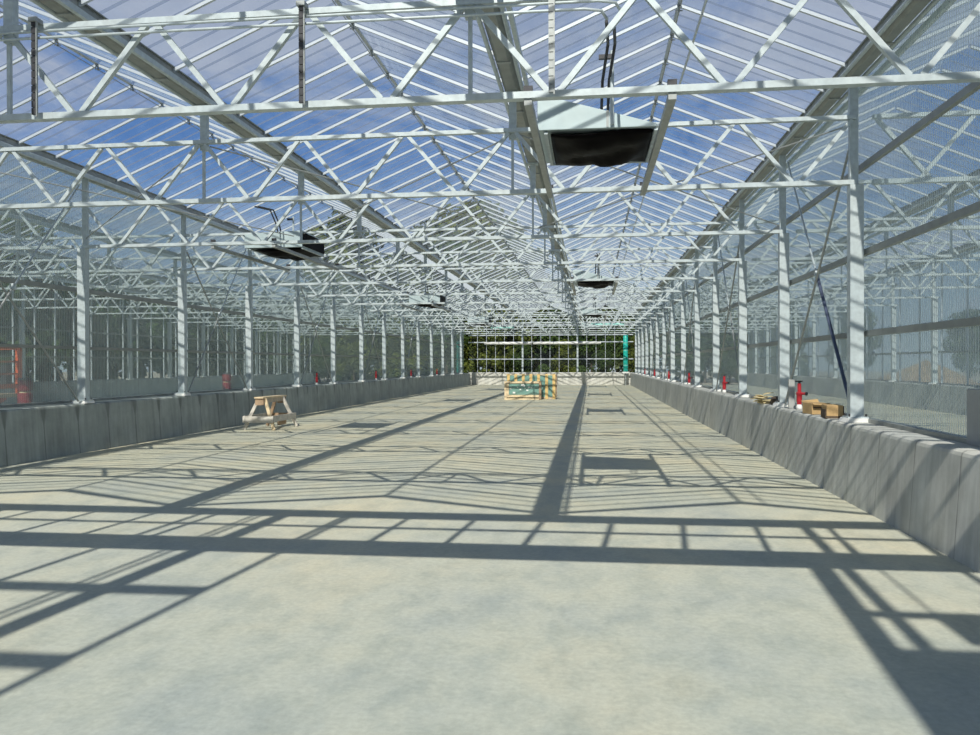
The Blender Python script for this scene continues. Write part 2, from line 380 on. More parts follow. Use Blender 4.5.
# ------------------------------------------------------------------ trusses
def make_truss(nseg, gap0, gap1, stubs, label, group):
    """lattice girder; local x runs from its left end, nseg panels of W/3"""
    p = W/3; ln = nseg*p
    t = empty('lattice_truss', label=label, cat='truss', group=group)
    MB().box(gap0, ln-gap1, -.040, .040, ZT-.027, ZT+.027).build('top_chord', M['galv'], t)
    MB().box(gap0, ln-gap1, -.048, .048, ZB-.030, ZB+.030).build('bottom_chord', M['galv'], t)
    up = MB().bar((.05,0,ZT-.03),(p/2-.05,0,ZB+.03),.05,.05,up=(0,1,0)).mesh('diagonal', M['galv'])
    dn = MB().bar((p/2+.05,0,ZB+.03),(p-.05,0,ZT-.03),.05,.05,up=(0,1,0)).mesh('diagonal', M['galv'])
    for k in range(nseg):
        obj('diagonal', up, t, (k*p + (gap0 if k == 0 else 0),0,0)); obj('diagonal', dn, t, (k*p - (gap1 if k == nseg-1 else 0),0,0))
    if stubs:
        st = MB().box(-.05,.05,.048,.13,ZT-.10,ZG-.131).box(-.018,.018,.05,.085,ZB+.03,ZT-.10).box(-.10,.10,-.02,.13,ZG-.16,ZG-.132).mesh('gutter_post', M['galv'])
        for s in stubs: obj('gutter_post', st, t, (s,0,0))
    return t
t0 = make_truss(9, .0, .0, (W, 2*W), 'x', 'lattice trusses across the main bay')
for k, y in enumerate(TY[:15]):
    lb = f'galvanized lattice truss across the main bay, {ORD[k]} from the camera'
    if k == 0: t0.location = (X0, y, 0); t0['label'] = lb + ', hung with chain strips'
    else: copy_thing(t0, (X0, y, 0), label=lb)
tr = make_truss(6, .22, .0, (W,), 'x', 'lattice trusses of the house on the right')
tl = make_truss(9, .0, .22, (W, 2*W), 'x', 'lattice trusses of the house on the left')
for k, y in enumerate(TY[:15]):
    for t, x, nm in ((tr, X3, 'right'), (tl, XL2, 'left')):
        lb = f'lattice truss seen through the {nm} glazing in the next house, {ORD[k]} from the camera'
        if k == 0: t.location = (x, y, 0); t['label'] = lb
        else: copy_thing(t, (x, y, 0), label=lb)

# ------------------------------------------------------------------ posts
def make_post(label, group):
    p = empty('steel_post', label=label, cat='post', group=group)
    MB().box(-.085,.085,-.07,.07,WT+.075,ZB-.036).build('lower_shaft', M['galv'], p)
    MB().box(-.055,.055,.050,.115,ZB-.036,ZG-.132).build('upper_shaft', M['galv'], p)
    MB().box(-.13,.13,-.12,.12,WT+.055,WT+.075).build('base_plate', M['galv'], p)
    MB().prof_y([(-.17,WT+.001),(.14,WT+.001),(.12,WT+.055),(-.14,WT+.055)], -.16, .16).build('grout_pad', M['white'], p)
    b = MB()
    for i in (-1,1):
        for j in (-1,1): b.tube([(i*.105,j*.095,WT+.075),(i*.105,j*.095,WT+.11)], .012, 6)
    b.build('anchor_bolts', M['dark_steel'], p)
    return p
pr_ = make_post('x', 'steel posts on the right wall'); first = True
for k, y in enumerate(TY[:16]):
    if k == 15: continue
    for x, nm in ((X3, 'right'), (X0, 'left')):
        lb = f'galvanized steel post standing on the {nm} wall under the {ORD[k]} truss'
        g = f'steel posts on the {nm} wall'
        if first: pr_.location = (x,y,0); pr_['label'] = lb; first = False
        else: copy_thing(pr_, (x,y,0), label=lb, group=g)
for k, y in enumerate(TY[:15]):
    for x, nm in ((XR2-.16, 'right'), (XL2+.16, 'left')):
        copy_thing(pr_, (x,y,0), label=f'steel post on the far side of the house on the {nm}, under its {ORD[k]} truss', group=f'far posts of the house on the {nm}')

# ------------------------------------------------------------------ cross braces between posts
def brace(x, ya, yb, label, dark=False):
    b = empty('cross_brace', (x, ya, 0), label=label, cat='brace', group='cross braces between the posts')
    d = yb - ya
    MB().tube([(0,.2,4.62),(0,d-.2,WT+.05)], .018, 8).build('rod', M['galv_dull'], b)
    a1 = Vector((.045,d-.2,5.35)); a2 = Vector((.045,.2,WT+.12)); mm = a1.lerp(a2, .52)
    MB().tube([a1, mm], .016, 8).build('rod', M['galv'], b)
    MB().tube([mm, a2], .026 if dark else .017, 8).build('rod_sleeve', M['blue_rod'] if dark else M['galv_dull'], b)
    MB().bar(mm+Vector((0,.02,.05)), mm-Vector((0,.02,.05)), .06, .06).build('turnbuckle', M['galv'], b)
for i in (1, 3, 5, 7, 9):
    brace(X3-.02, TY[i], TY[i+1], f'thin crossed rod brace between the {ORD[i]} and {ORD[i+1]} right-hand posts', i == 1)
    brace(X0+.02, TY[i], TY[i+1], f'thin crossed rod brace between the {ORD[i]} and {ORD[i+1]} left-hand posts')
# crossed cables under the roof
for i, (a, b, nm) in enumerate(((X0,X1,'left-hand'),(X1,X2,'middle'),(X2,X3,'right-hand'))):
    c = empty('bracing_cable', (a, TY[1], 4.6), label=f'thin crossed bracing cables under the {nm} gable between second and third trusses', cat='cable', group='crossed cables under the roof')
    MB().tube([(.1,.05,.35),(W-.1,3.95,-.35)], .011, 6).build('cable', M['galv_dull'], c)
    MB().tube([(W-.1,.05,.3),(.1,3.95,-.3)], .011, 6).build('cable', M['galv_dull'], c)

# ------------------------------------------------------------------ front frame (its shadow bands the floor)
ff = empty('front_gable_frame', (0, 2.9, 0), label='steel frame across the open front gable casting two broad shadow bands', cat='frame')
MB().box(X0, X3, -.07, .07, 3.93, 4.36).build('lower_beam', M['galv'], ff)
MB().box(X0, X3, -.05, .05, ZG-.18, ZG+.12).build('eave_beam', M['galv'], ff)
MB().box(X0, X3, -.025, .025, 4.97, 5.02).build('middle_rail', M['galv'], ff)
me = MB().box(-.03,.03,-.03,.03,4.36,ZG-.18).mesh('mullion', M['galv'])
for i in range(1, 18): obj('mullion', me, ff, (X0+i*W/6, 0, 0))
for x in (X0, X3): MB().box(x-.09, x+.09, -.08, .08, WT+.001, 3.93).build('corner_post', M['galv'], ff)
for a in (X0, X1, X2):
    for s in (0, 1): MB().bar((a+s*W,.2,ZG+.05),(a+W/2,.2,ZR-.02),.05,.06).build('gable_rafter', M['galv'], ff)

# canopy framing outside the front, left and right of the open middle (overhead behind the camera)
zc = ZG
cl = empty('canopy_frame', (0,0,0), label='open overhead canopy frame outside the front on the left', cat='canopy')
MB().bar((-3.30,2.8,zc),(-3.72,-2.6,zc),.07,.07).build('edge_beam', M['galv'], cl)
MB().bar((-4.10,2.8,zc),(-4.50,-2.6,zc),.20,.10).build('main_beam', M['galv'], cl)
for dx in (0,.09): MB().bar((-4.34-dx,2.8,zc),(-4.72-dx,-2.6,zc),.045,.06).build('side_rail', M['galv'], cl)
MB().bar((-5.1,2.8,zc),(-5.5,-2.6,zc),.07,.07).build('outer_beam', M['galv'], cl)
for y, xa in ((-.42,-3.53),(-1.92,-3.63),(-2.5,-3.70)): MB().bar((xa,y,zc+.06),(-9.9,y-.1,zc+.06),.19,.06).build('cross_beam', M['galv'], cl)
MB().bar((-7.6,2.8,zc),(-7.9,-2.6,zc),.10,.08).build('outer_beam', M['galv'], cl)
for y in (2.6,-2.5): MB().box(-9.9,-9.75,y-.07,y+.07,0,zc+.09).build('canopy_post', M['galv'], cl)
for y in (-2.5,): MB().box(-5.55,-5.42,y-.07,y+.07,0,zc).build('canopy_post', M['galv'], cl)
cr = empty('porch_roof', (0,0,0), label='sheet metal porch roof outside the front on the right', cat='porch roof')
MB().bar((1.41,1.3,zc),(1.08,-2.6,zc),.20,.10).build('edge_beam', M['galv'], cr)
MB().bar((1.70,2.8,zc),(1.41,-2.0,zc),.115,.08).build('main_beam', M['galv'], cr)
MB().bar((1.94,2.8,zc),(1.80,-.4,zc),.025,.05).build('thin_rail', M['galv'], cr)
MB().bar((2.66,2.8,zc),(2.45,-.4,zc),.07,.07).build('outer_rail', M['galv'], cr)
MB().bar((1.2,-.40,zc+.05),(6.6,-.40,zc+.05),.10,.06).build('cross_beam', M['galv'], cr)
MB().box(1.76, 7.0, -1.04, -.38, zc+.09, zc+.11).build('roof_sheet', M['galv'], cr)
MB().add([(1.16,-1.16,zc+.09),(7,-1.04,zc+.09),(7,-7,zc+.09),(.75,-7,zc+.09),(1.16,-1.16,zc+.11),(7,-1.04,zc+.11),(7,-7,zc+.11),(.75,-7,zc+.11)], [(0,1,2,3),(7,6,5,4),(1,0,4,5),(2,1,5,6),(3,2,6,7),(0,3,7,4)]).build('roof_sheet', M['galv'], cr)
for x, y in ((4.3,-.4),(6.6,-.4),(4.3,-6.8),(6.6,-6.8)): MB().box(x-.07,x+.07,y-.07,y+.07,0,zc+.09).build('porch_post', M['galv'], cr)

# ------------------------------------------------------------------ hanging fan units
def make_fan(wedge, label, group):
    f = empty('fan_duct', label=label, cat='fan duct', group=group)     # origin: middle of its bay, truss to truss
    for x in (-.62, .64): MB().box(x-.035, x+.035, -2.03, 2.03, ZB-.09, ZB-.031).build('support_rail', M['galv_dull'], f)
    for x in (-.62, .64):
        for y in (-2.0, 2.0): MB().box(x-.04,x+.04,y-.03,y+.03,ZB+.0305,ZB+.085).build('rail_clip', M['dark_steel'], f)
    zb = 4.28
    if wedge: pr = [(-.64,zb),(.63,zb),(.63,zb+.03),(.12,zb+.18),(-.40,zb+.33),(-.64,zb+.33)]
    else: pr = [(-.66,zb),(.64,zb),(.64,zb+.36),(-.66,zb+.30)]
    hd = MB().prof_y(pr, -.45, 1.0).build('hood', M['hood'], f, bevel=.006)
    if wedge: MB().box(.10,.125,-.457,-.45,zb+.01,zb+.185).build('seam', M['galv_dull'], hd)
    # sagging black film collar under the hood
    mb = MB(); nx, ny = 22, 14; r2 = random.Random(3)
    x0, x1, y0, y1 = -.50, .60, -.40, .95
    for j in range(ny+1):
        for i in range(nx+1):
            u = i/nx; v = j/ny; e = min(1, 5*min(u,1-u))*min(1, 5*min(v,1-v))
            z = zb-.008-.05*e-.035*abs(math.sin(5.2*u-2.1*v))*e-.03*abs(math.sin(3.1*u+6.3*v+1))*e
            z += .018*math.sin(7*u+9*v)*e + .012*r2.uniform(-1,1)*e - .02*(1-e)*(1+math.sin(6*u))
            mb.v.append((x0+(x1-x0)*u, y0+(y1-y0)*v, z))
    for j in range(ny):
        for i in range(nx): a = j*(nx+1)+i; mb.f.append((a,a+1,a+nx+2,a+nx+1))
    mb.smooth = True
    o = mb.build('film_collar', M['black_film'], f); so = o.modifiers.new('solid','SOLIDIFY'); so.thickness = .008
    for x in (-.55, .63): MB().box(x-.02,x+.02,-.42,.98,zb-.035,zb-.012).build('collar_frame', M['galv'], f)
    MB().box(-.57,.65,.96,.99,zb-.035,zb-.012).build('collar_frame', M['galv'], f)
    if not wedge:
        MB().box(.641,.66,-.40,.95,zb+.03,zb+.32).build('end_mouth', M['black_film'], f)
    hy = -.50 if wedge else .3
    MB().tube([(.16,hy,zb+.02),(.16,hy,zb+.80)], .022, 10).build('hanger_pipe', M['galv'], f)
    MB().bar((.02,hy,zb+.74),(.16,hy,zb+.74),.045,.045).build('pipe_tee', M['dark_steel'], f)
    for d in (0,.07):
        MB().tube([(.05+d,-.55+.3,zb+.20),(.06+d,-.75+.3,zb+.5),(.11+d,-1.2+.3,zb+.72),(.08+d,-1.9+.3,ZT-.06)], .016, 8).build('hose', M['dark_steel'], f)
    return f
fw_ = make_fan(True, 'large galvanized fan hood with black film mouth hanging just behind the first truss', 'hanging fan ducts')
fw_.location = (.07, 9.2, 0)
for k, lb in ((4,'hanging fan duct in the right-hand gable behind the fifth truss'),(8,'small distant fan duct in the right-hand gable behind the ninth truss'),(12,'farthest fan duct in the right-hand gable behind the thirteenth truss')):
    copy_thing(fw_, (.10, TY[k]+2, 0), label=lb)
fl_ = make_fan(False, 'galvanized fan box with black mouth hanging in left-hand gable behind the third truss', 'hanging fan ducts'); fl_.location = (-6.81, 17.2, 0)
for k, lb in ((6,'small fan box with black mouth in the left-hand gable behind the seventh truss'),(10,'distant fan box in the left-hand gable behind the eleventh truss')):
    copy_thing(fl_, (-6.81, TY[k]+2, 0), label=lb)

# ------------------------------------------------------------------ conduits and chain strips on the first truss
for z, e, nm in ((4.925, .17, 'upper'), (4.86, .05, 'lower')):
    c = MB().tube([(X0+.3,7.13,z+.03),(-3,7.13,z+.01),(e-.1,7.13,z),(e+.05,7.14,z-.02),(e+.1,7.25,z-.05)], .014, 8); c.smooth = True
    tag(c.build('conduit', M['galv']), f'thin steel conduit along the first truss, {nm} of the pair', 'conduit', 'conduits on the first truss')
def make_strip(lm='dark_steel'):
    s = empty('chain_strip', cat='chain', group='chain strips on the first truss')
    b = MB()
    for k in range(13): b.box(-.022,.022,-.012,.012,-.9+k*.07,-.9+k*.07+.062)
    b.build('links', M[lm], s)
    MB().bar((.026,0,-.92),(.026,0,.03),.012,.02).build('side_wire', M['galv_dull'], s)
    MB().box(-.04,.04,-.03,.074,-.02,.02).build('clamp', M['galv_dull'], s)
    return s
s0 = make_strip()
for i, (x, lb) in enumerate(((-5.25,'dark chain strip on the first truss, nearest the left edge'),(-2.61,'dark chain strip on the first truss, middle of the three'),(-.34,'pale chain strip on the first truss beside the fan hood'))):
    o = s0 if i == 0 else copy_thing(s0, (0,0,0)) if i == 1 else make_strip('galv_dull')
    o.location = (x, 7.085, 5.03); o['label'] = lb
MB_clip = MB().box(-.02,.02,-.02,.02,0,.05)
# ------------------------------------------------------------------ red valves on the wall tops
def make_valve(label, group, fat=1.):
    v = empty('red_valve', label=label, cat='valve', group=group)
    b = MB().tube([(0,0,0),(0,0,.05),(0,0,.09)], [.055,.05,.035], 12); b.smooth = True; b.build('base', M['white'], v)
    b = MB().tube([(0,0,.09),(0,0,.12),(0,0,.13),(0,0,.24),(0,0,.25),(0,0,.29),(0,0,.30),(0,0,.44)], [.038*fat,.038*fat,.045*fat,.045*fat,.052*fat,.052*fat,.03*fat,.03*fat], 14)
    b.build('body', M['red'], v)
    MB().tube([(0,0,.265),(.06*fat,-.06,.27),(.085*fat,-.085,.27)], [.022,.022,.028], 10).build('outlet', M['red'], v)
    MB().tube([(.085*fat,-.085,.27),(.10*fat,-.10,.27)], .03, 10).build('outlet_cap', M['dark_steel'], v)
    MB().tube([(0,0,.44),(0,0,.47)], .02, 10).box(-.07,.05,-.015,.015,.465,.485).build('handle', M['dark_steel'], v)
    return v
v0 = make_valve('x', 'red valves on the right wall')
YV = [14.05, 21.7, 29.3, 36.8, 44.9, 52.6]
for i, y in enumerate(YV):
    o = v0 if i == 0 else copy_thing(v0, (0,0,0))
    o.location = (3.47, y, WT); o['label'] = ('red valve on the right wall beside the two cardboard boxes' if i == 0 else f'red valve on the right wall just beyond the {ORD[2*i+1]} post')
def make_canister(label, group):
    v = empty('red_canister', label=label, cat='canister', group=group)
    for z in (.02, .27):
        b = MB().tube([(0,0,z),(0,0,z+.02),(0,0,z+.20),(0,0,z+.22)], [.11,.13,.13,.11], 16); b.build('drum', M['dark_red'], v)
    MB().tube([(0,0,.0),(0,0,.02)], .12, 16).build('base', M['white'], v)
    MB().tube([(0,0,.24),(0,0,.27)], .10, 16).build('band', M['paper'], v)
    MB().tube([(0,0,.49),(0,0,.53)], [.13,.12], 16).build('cap', M['dark_steel'], v)
    return v
k0 = make_canister('x', 'red canisters behind the left glazing')
for i, (y, lb) in enumerate(((14.30,'stacked dark red canisters behind left glazing beside the orange lift'),(22.98,'stacked dark red canisters behind left glazing near the sawhorse'))):
    o = k0 if i == 0 else copy_thing(k0, (0,0,0))
    o.location = (-10.82, y, WT); o['label'] = lb
for i, (y, nm) in enumerate(((29.2,'sixth'),(37.6,'eighth'),(45.2,'tenth'),(53.,'twelfth'))):
    copy_thing(v0, (-10.2, y, WT), label=f'red valve on the left wall just beyond the {nm} post', group='red valves on the left wall')
tag(MB().box(3.37,3.47,14.35,14.40,WT,WT+.50).box(3.36,3.48,14.32,14.43,WT,WT+.02).build('grey_board', M['grey_board'], bevel=.004), 'narrow grey upright board behind the nearest red valve', 'board')
gp = empty('grey_cabinet', (3.56, 7.90, WT), label='flat grey cabinet on the right wall at the picture edge', cat='cabinet')
MB().box(-.0,.075,-.05,.30,.0,.53).build('body', M['grey_board'], gp, bevel=.006)
MB().tube([(.01,-.065,.53),(.03,-.065,.51),(.05,-.065,.54),(.07,-.065,.52)], .014, 8).build('strap', M['dark_steel'], gp)
for z in (.43,.33,.25): MB().tube([(.012,-.056,z),(.012,-.049,z)], .010, 8).build('hole', M['dark_steel'], gp)

# ------------------------------------------------------------------ boxes and scraps on the right wall
def carton(loc, rz, sx, sy, sz, label, flaps):
    b = empty('cardboard_box', loc, rz, label, 'box', 'cardboard boxes on the right wall')
    MB().box(-sx/2,sx/2,-sy/2,sy/2,0,sz).build('body', M['card'], b, bevel=.006)
    if flaps:
        MB().add([(-sx/2,-sy/2,sz),(sx/2,-sy/2,sz),(sx/2+.02,-sy/2-.09,sz-.03),(-sx/2,-sy/2-.09,sz-.02)], [(0,1,2,3)]).build('flap', M['card'], b).modifiers.new('s','SOLIDIFY').thickness = .005
        MB().add([(-sx/2,sy/2,sz),(sx/2,sy/2,sz),(sx/2,sy/2+.07,sz+.045),(-sx/2,sy/2+.07,sz+.02)], [(0,1,2,3)]).build('flap', M['card'], b).modifiers.new('s','SOLIDIFY').thickness = .005
        MB().box(-sx/2+.02,sx/2-.02,-sy/2-.003,-sy/2,sz-.075,sz-.055).build('open_slot', M['card_dark'], b)
        MB().box(sx/2-.05,sx/2-.01,-sy/2-.004,-sy/2,.02,.07).build('paper_label', M['white'], b)
    else:
        MB().box(sx/2+.001,sx/2+.012,-sy/2+.01,sy/2-.01,.0,sz-.01).build('dark_end', M['card_dark'], b)
        MB().box(-sx/2-.012,-sx/2-.001,-sy/2+.01,sy/2-.01,.0,sz-.06).build('dark_end', M['card_dark'], b)
        MB().box(-sx/2,sx/2,-sy/2-.005,-sy/2-.001,.0,.035).build('dark_edge', M['card_dark'], b)
carton((3.44,12.95,WT), .10, .26, .40, .17, 'open cardboard box with loose flaps beside the red valve', True)
carton((3.42,12.02,WT), -.08, .22, .36, .185, 'closed cardboard box with dark ends beside the second post', False)
b = MB(); r2 = random.Random(5)
for k in range(9):
    x = r2.uniform(-.16,.10); y = r2.uniform(-.2,.2); z = .01+k*.021; a = r2.uniform(0,3)
    c, s = math.cos(a), math.sin(a); w, h = r2.uniform(.07,.13), r2.uniform(.05,.1)
    P = [(x+c*i*w-s*j*h, y+s*i*w+c*j*h, z+.03*(i*j)*r2.uniform(-1,1)+.012*k*0) for i, j in ((-1,-1),(1,-1),(1,1),(-1,1))]
    b.add(P, [(0,1,2,3)])
o = b.build('paper_scraps', M['paper']); o.location = (3.36,16.12,WT+.012); o.modifiers.new('s','SOLIDIFY').thickness = .012
tag(o, 'crumpled pile of tan paper scraps on the right wall beside the third post', 'paper scraps')
b = MB(); 
for k in range(7):
    t = k/6; b.tube([(-.12+.24*t,0,.0),(-.12+.24*t,0,.02)], .001, 4)
bg = MB(); n = 12
prof = [(.10,0),(.13,.04),(.12,.10),(.09,.14),(.04,.16)]
for (r, z) in prof:
    for k in range(n):
        t = 2*math.pi*k/n; q = r*(1+.18*math.sin(3*t+z*30)); bg.v.append((q*math.cos(t), q*1.4*math.sin(t), z))
for i in range(len(prof)-1):
    for k in range(n): bg.f.append((i*n+k, i*n+(k+1)%n, (i+1)*n+(k+1)%n, (i+1)*n+k))
bg.f.append(tuple((len(prof)-1)*n+k for k in range(n))); bg.smooth = True
o = bg.build('dark_bag', M['card_dark']); o.location = (3.47,15.66,WT); tag(o, 'small dark brown bag lying behind the paper scraps on the right wall', 'bag')

# ------------------------------------------------------------------ sawhorse
sh = empty('sawhorse', (-8.72, 21.22, 0), math.radians(-3), 'weathered wooden sawhorse on the floor near the left wall', 'sawhorse')
def leg(x, y, mat):
    tx, ty = x*.22, y*.78
    MB().bar((tx,ty,.84),(x,y,.012),.085,.055,up=(0,1,0)).build('leg', mat, sh)
leg(-.45,-.66,M['wood_grey']); leg(.43,-.72,M['pine']); leg(.46,.66,M['wood_grey']); leg(-.44,.70,M['wood_brown'])
MB().box(-.13,.13,-.74,.74,.842,.878).build('top_board', M['pine'], sh)
MB().box(-.11,-.07,-.66,.66,.72,.842).build('top_rail', M['wood'], sh); MB().box(.07,.11,-.66,.66,.72,.842).build('top_rail', M['wood'], sh)
MB().box(-.12,.12,-.70,-.665,.66,.842).build('end_gusset', M['wood_brown'], sh); MB().box(-.12,.12,.665,.70,.66,.842).build('end_gusset', M['wood_brown'], sh)
MB().bar((.40,-.76,.30),(.40,.74,.30),.035,.16).build('side_board', M['wood_grey'], sh); MB().bar((-.40,-.76,.30),(-.40,.74,.30),.035,.16).build('side_board', M['wood_grey'], sh)
MB().bar((-.46,-.72,.28),(.40,-.74,.28),.035,.17).build('end_board', M['wood_grey'], sh); MB().bar((-.40,.72,.30),(.40,.74,.30),.035,.15).build('end_board', M['wood_brown'], sh)
MB().bar((.25,-.1,.16),(.25,.4,.16),.04,.14).build('brace_block', M['wood_brown'], sh)

# ------------------------------------------------------------------ crates of glass
c1 = empty('glass_crate', (-2.95, 40.15, 0), 0, 'large crate of teal glass sheets with upright yellow battens, behind the smaller one', 'crate')
MB().box(-1.22,1.22,-.16,.16,.10,1.17).build('glass_sheets', M['teal'], c1)
for x in (-1.12,-.75,-.38,0,.38,.78,1.14): MB().box(x-.07,x+.07,-.20,-.162,.0,1.24).build('batten', M['batten'], c1)
for x in (-1.12,-.38,.38,1.14): MB().box(x-.05,x+.05,.162,.20,0,1.24).build('rear_batten', M['batten'], c1)
MB().box(-1.25,1.25,-.16,.16,0,.10).build('bottom_rail', M['wood'], c1); MB().box(-1.25,1.25,-.10,.10,1.171,1.21).build('top_rail', M['pine'], c1)
MB().box(1.225,1.27,-.16,.16,.10,1.17).build('end_board', M['wood_brown'], c1)
c2 = empty('glass_crate', (-3.28, 39.2, 0), 0, 'small pine framed crate of teal glass in front, dotted with white stickers', 'crate')
MB().box(-.78,.78,-.10,.12,.24,.82).build('glass_sheets', M['teal'], c2)
for x in (-.84,.84): MB().box(x-.055,x+.055,-.16,.20,0,.90).build('corner_post', M['wood_brown'] if x > 0 else M['pine'], c2)
MB().box(-.784,.784,-.15,-.10,.80,.90).build('top_rail', M['pine'], c2)
MB().box(-.784,.784,-.16,-.08,.12,.235).build('bottom_rail', M['pine'], c2); MB().box(-.784,.784,-.16,.16,.0,.07).build('skid', M['pine'], c2)
MB().box(-.78,-.68,-.13,-.101,.24,.79).build('inner_strip', M['pine'], c2)
r2 = random.Random(2)
for k, (x, z, w) in enumerate(((-.02,.72,.06),(.05,.68,.05),(-.60,.54,.05),(-.43,.34,.06),(-.12,.50,.04),(.22,.46,.05),(.30,.60,.05),(.42,.58,.04),(-.25,.60,.03),(.12,.56,.03))):
    MB().box(x-w,x+w,-.106,-.101,z-w*.7,z+w*.7).build('sticker', M['white'], c2)

# ------------------------------------------------------------------ orange lift behind the left glazing
ol = empty('scissor_lift', (-12.60, 14.9, 0), math.radians(4), 'orange scissor lift with railed platform behind the left glazing', 'lift')
MB().box(-.62,.55,-1.0,.9,.22,.52).build('chassis', M['orange'], ol, bevel=.02)
for x in (-.60,.53):
    for y in (-.75,.65): MB().tube([(x-.06,y,.17),(x+.06,y,.17)], .17, 16).build('wheel', M['dark_steel'], ol)
for x in (-.4,.35):
    MB().bar((x,-.85,.55),(x,.75,1.06),.05,.09).build('scissor_arm', M['orange'], ol); MB().bar((x+.055,.75,.55),(x+.055,-.85,1.06),.05,.09).build('scissor_arm', M['orange'], ol)
MB().box(-.62,.55,-1.05,.95,1.07,1.14).build('platform_deck', M['pine'], ol)
for z in (1.30,1.56,1.82,2.12):
    h = .09 if z in (1.30,2.12) else .035
    MB().box(.50,.55,-1.05,.95,z-h/2,z+h/2).build('guard_rail', M['orange'], ol); MB().box(-.62,-.57,-1.05,.95,z-h/2,z+h/2).build('guard_rail', M['orange'], ol)
    MB().box(-.57,.50,-1.05,-1.0,z-h/2,z+h/2).build('guard_rail', M['orange'], ol); MB().box(-.57,.50,.90,.95,z-h/2,z+h/2).build('guard_rail', M['orange'], ol)
for x in (-.595,.525):
    for y in (-1.025,-.05,.925): MB().box(x-.045,x+.045,y-.05,y+.05,1.14,2.16).build('guard_post', M['orange'], ol)
MB().box(.1,.4,.70,.88,1.25,1.75).build('control_box', M['dark_steel'], ol)

# ------------------------------------------------------------------ things near the far end
o = MB().tube([(0,0,0),(0,0,.02),(0,0,2.9),(0,0,2.95)], [.16,.19,.19,.15], 16); o.smooth = True
vt = empty('turquoise_roll', (2.78, 65.6, WT+.12), 0, 'upright turquoise plastic roll in the far right corner', 'roll')
o.build('film', M['teal_tube'], vt)
for z in (.5,1.1,1.7,2.3): MB().tube([(0,0,z),(0,0,z+.04)], .197, 16).build('strap', M['teal_pale'], vt)
MB().box(-.25,.3,-.2,.2,-.12,0).build('stand', M['white'], vt)
MB().box(-.04,.04,-.04,.04,-1.09,-.12).build('stand_leg', M['galv_dull'], vt)
for x0, x1, z0, lb in ((-7.3,-5.6,4.42,'pale turquoise film bundle strapped to a far truss left of centre'),(-.6,2.4,4.56,'pale turquoise film bundle strapped to a far truss at right')):
    e = empty('film_bundle', (x0, TY[13]-.20, z0), label=lb, cat='film bundle')
    b = MB(); n = 14
    b.tube([((x1-x0)*i/n, 0, .03*math.sin(i*1.7)) for i in range(n+1)], [.11+.025*math.sin(i*2.3) for i in range(n+1)], 10); b.smooth = True
    b.build('film', M['teal_pale'], e)
    for f in (.12,.5,.88): MB().box((x1-x0)*f-.02,(x1-x0)*f+.02,-.15,.159,-.15,-.14).box((x1-x0)*f-.02,(x1-x0)*f+.02,.148,.159,-.15,ZT-z0).box((x1-x0)*f-.02,(x1-x0)*f+.02,-.15,-.14,-.15,.13).build('strap', M['white'], e)
for x0, x1, nm in ((-8.85,-4.85,'left'),(-4.75,.85,'right')):
    b = MB().tube([(x0,66.95,3.46),(x1,66.95,3.46)], .11, 12); b.smooth = True
    tag(b.build('screen_roller', M['white']), f'white rolled screen tube across the end glazing, {nm} of the two', 'roller', 'white screen rollers')
o = MB().box(-10.82,-10.78,64.8,66.95,WT+.001,3.6).build('turquoise_sheet', M['teal_tube']); tag(o, 'turquoise plastic sheet standing behind the far end of the left glazing', 'plastic sheet')
md = MB(); n = 28; rr = random.Random(9)
for j in range(10):
    for k in range(n):
        t = 2*math.pi*k/n; r = 1-j/9; md.v.append((4.5*r*math.cos(t)*(1+.1*math.sin(3*t)), 4*r*math.sin(t), -.27+2.1*(1-r)**.8*(1+.1*rr.uniform(-1,1)) if j else -.3))
for j in range(9):
    for k in range(n): md.f.append((j*n+k, j*n+(k+1)%n, (j+1)*n+(k+1)%n, (j+1)*n+k))
o = md.build('dirt_mound', M['dirt']); o.location = (26.5,68,0); tag(o, 'brown dirt mound outside, seen through the right glazing', 'dirt mound')

# ------------------------------------------------------------------ trees
def make_tree(seed, H, R, n, mat, size):
    r = random.Random(seed); mb = MB(); lumps = []
    for k in range(16):
        a = r.uniform(0, 6.28); q = R*.72*math.sqrt(r.random()); z = H*(.10+.80*r.random())
        fall = 1-.55*max(0, (z/H-.55)/.45)
        lumps.append((q*math.cos(a)*fall, q*math.sin(a)*fall, z, R*r.uniform(.28,.50)))
    lumps.append((0,0,H*.9,R*.32)); lumps.append((0,0,H*.5,R*.6))
    for k in range(n):
        lx, ly, lz, lr = lumps[k % len(lumps)]
        d = Vector((r.gauss(0,1), r.gauss(0,1), r.gauss(0,1))).normalized(); p = Vector((lx,ly,lz)) + d*lr*(.55+.45*r.random()**.5)
        if p.z < .3: continue
        nn = (d + Vector((r.gauss(0,.5), r.gauss(0,.5), r.gauss(0,.5)))).normalized()
        u = nn.orthogonal().normalized(); w = nn.cross(u); s = size*r.uniform(.6,1.3)
        mb.add([p-u*s, p+w*s*.6, p+u*s, p-w*s*.6], [(0,1,2,3)])
    lm = mb.mesh('foliage', mat)
    tk = MB().tube([(0,0,-.3),(.05,0,H*.25),(-.05,.05,H*.55),(0,0,H*.85)], [.26,.2,.13,.04], 8)
    for a in range(5):
        t = a*1.3; tk.tube([(0,0,H*(.25+.1*a)),(R*.5*math.cos(t),R*.5*math.sin(t),H*(.4+.1*a))], [.08,.03], 6)
    return lm, tk.mesh('trunk', M['bark'])
protos = [make_tree(1, 12, 4.2, 7000, M['leaf_a'], .26), make_tree(2, 12, 3.6, 7000, M['leaf_b'], .24), make_tree(3, 12, 4.6, 8000, M['leaf_c'], .26), make_tree(4, 12, 4.0, 7000, M['leaf_b'], .25)]
rt = random.Random(11)
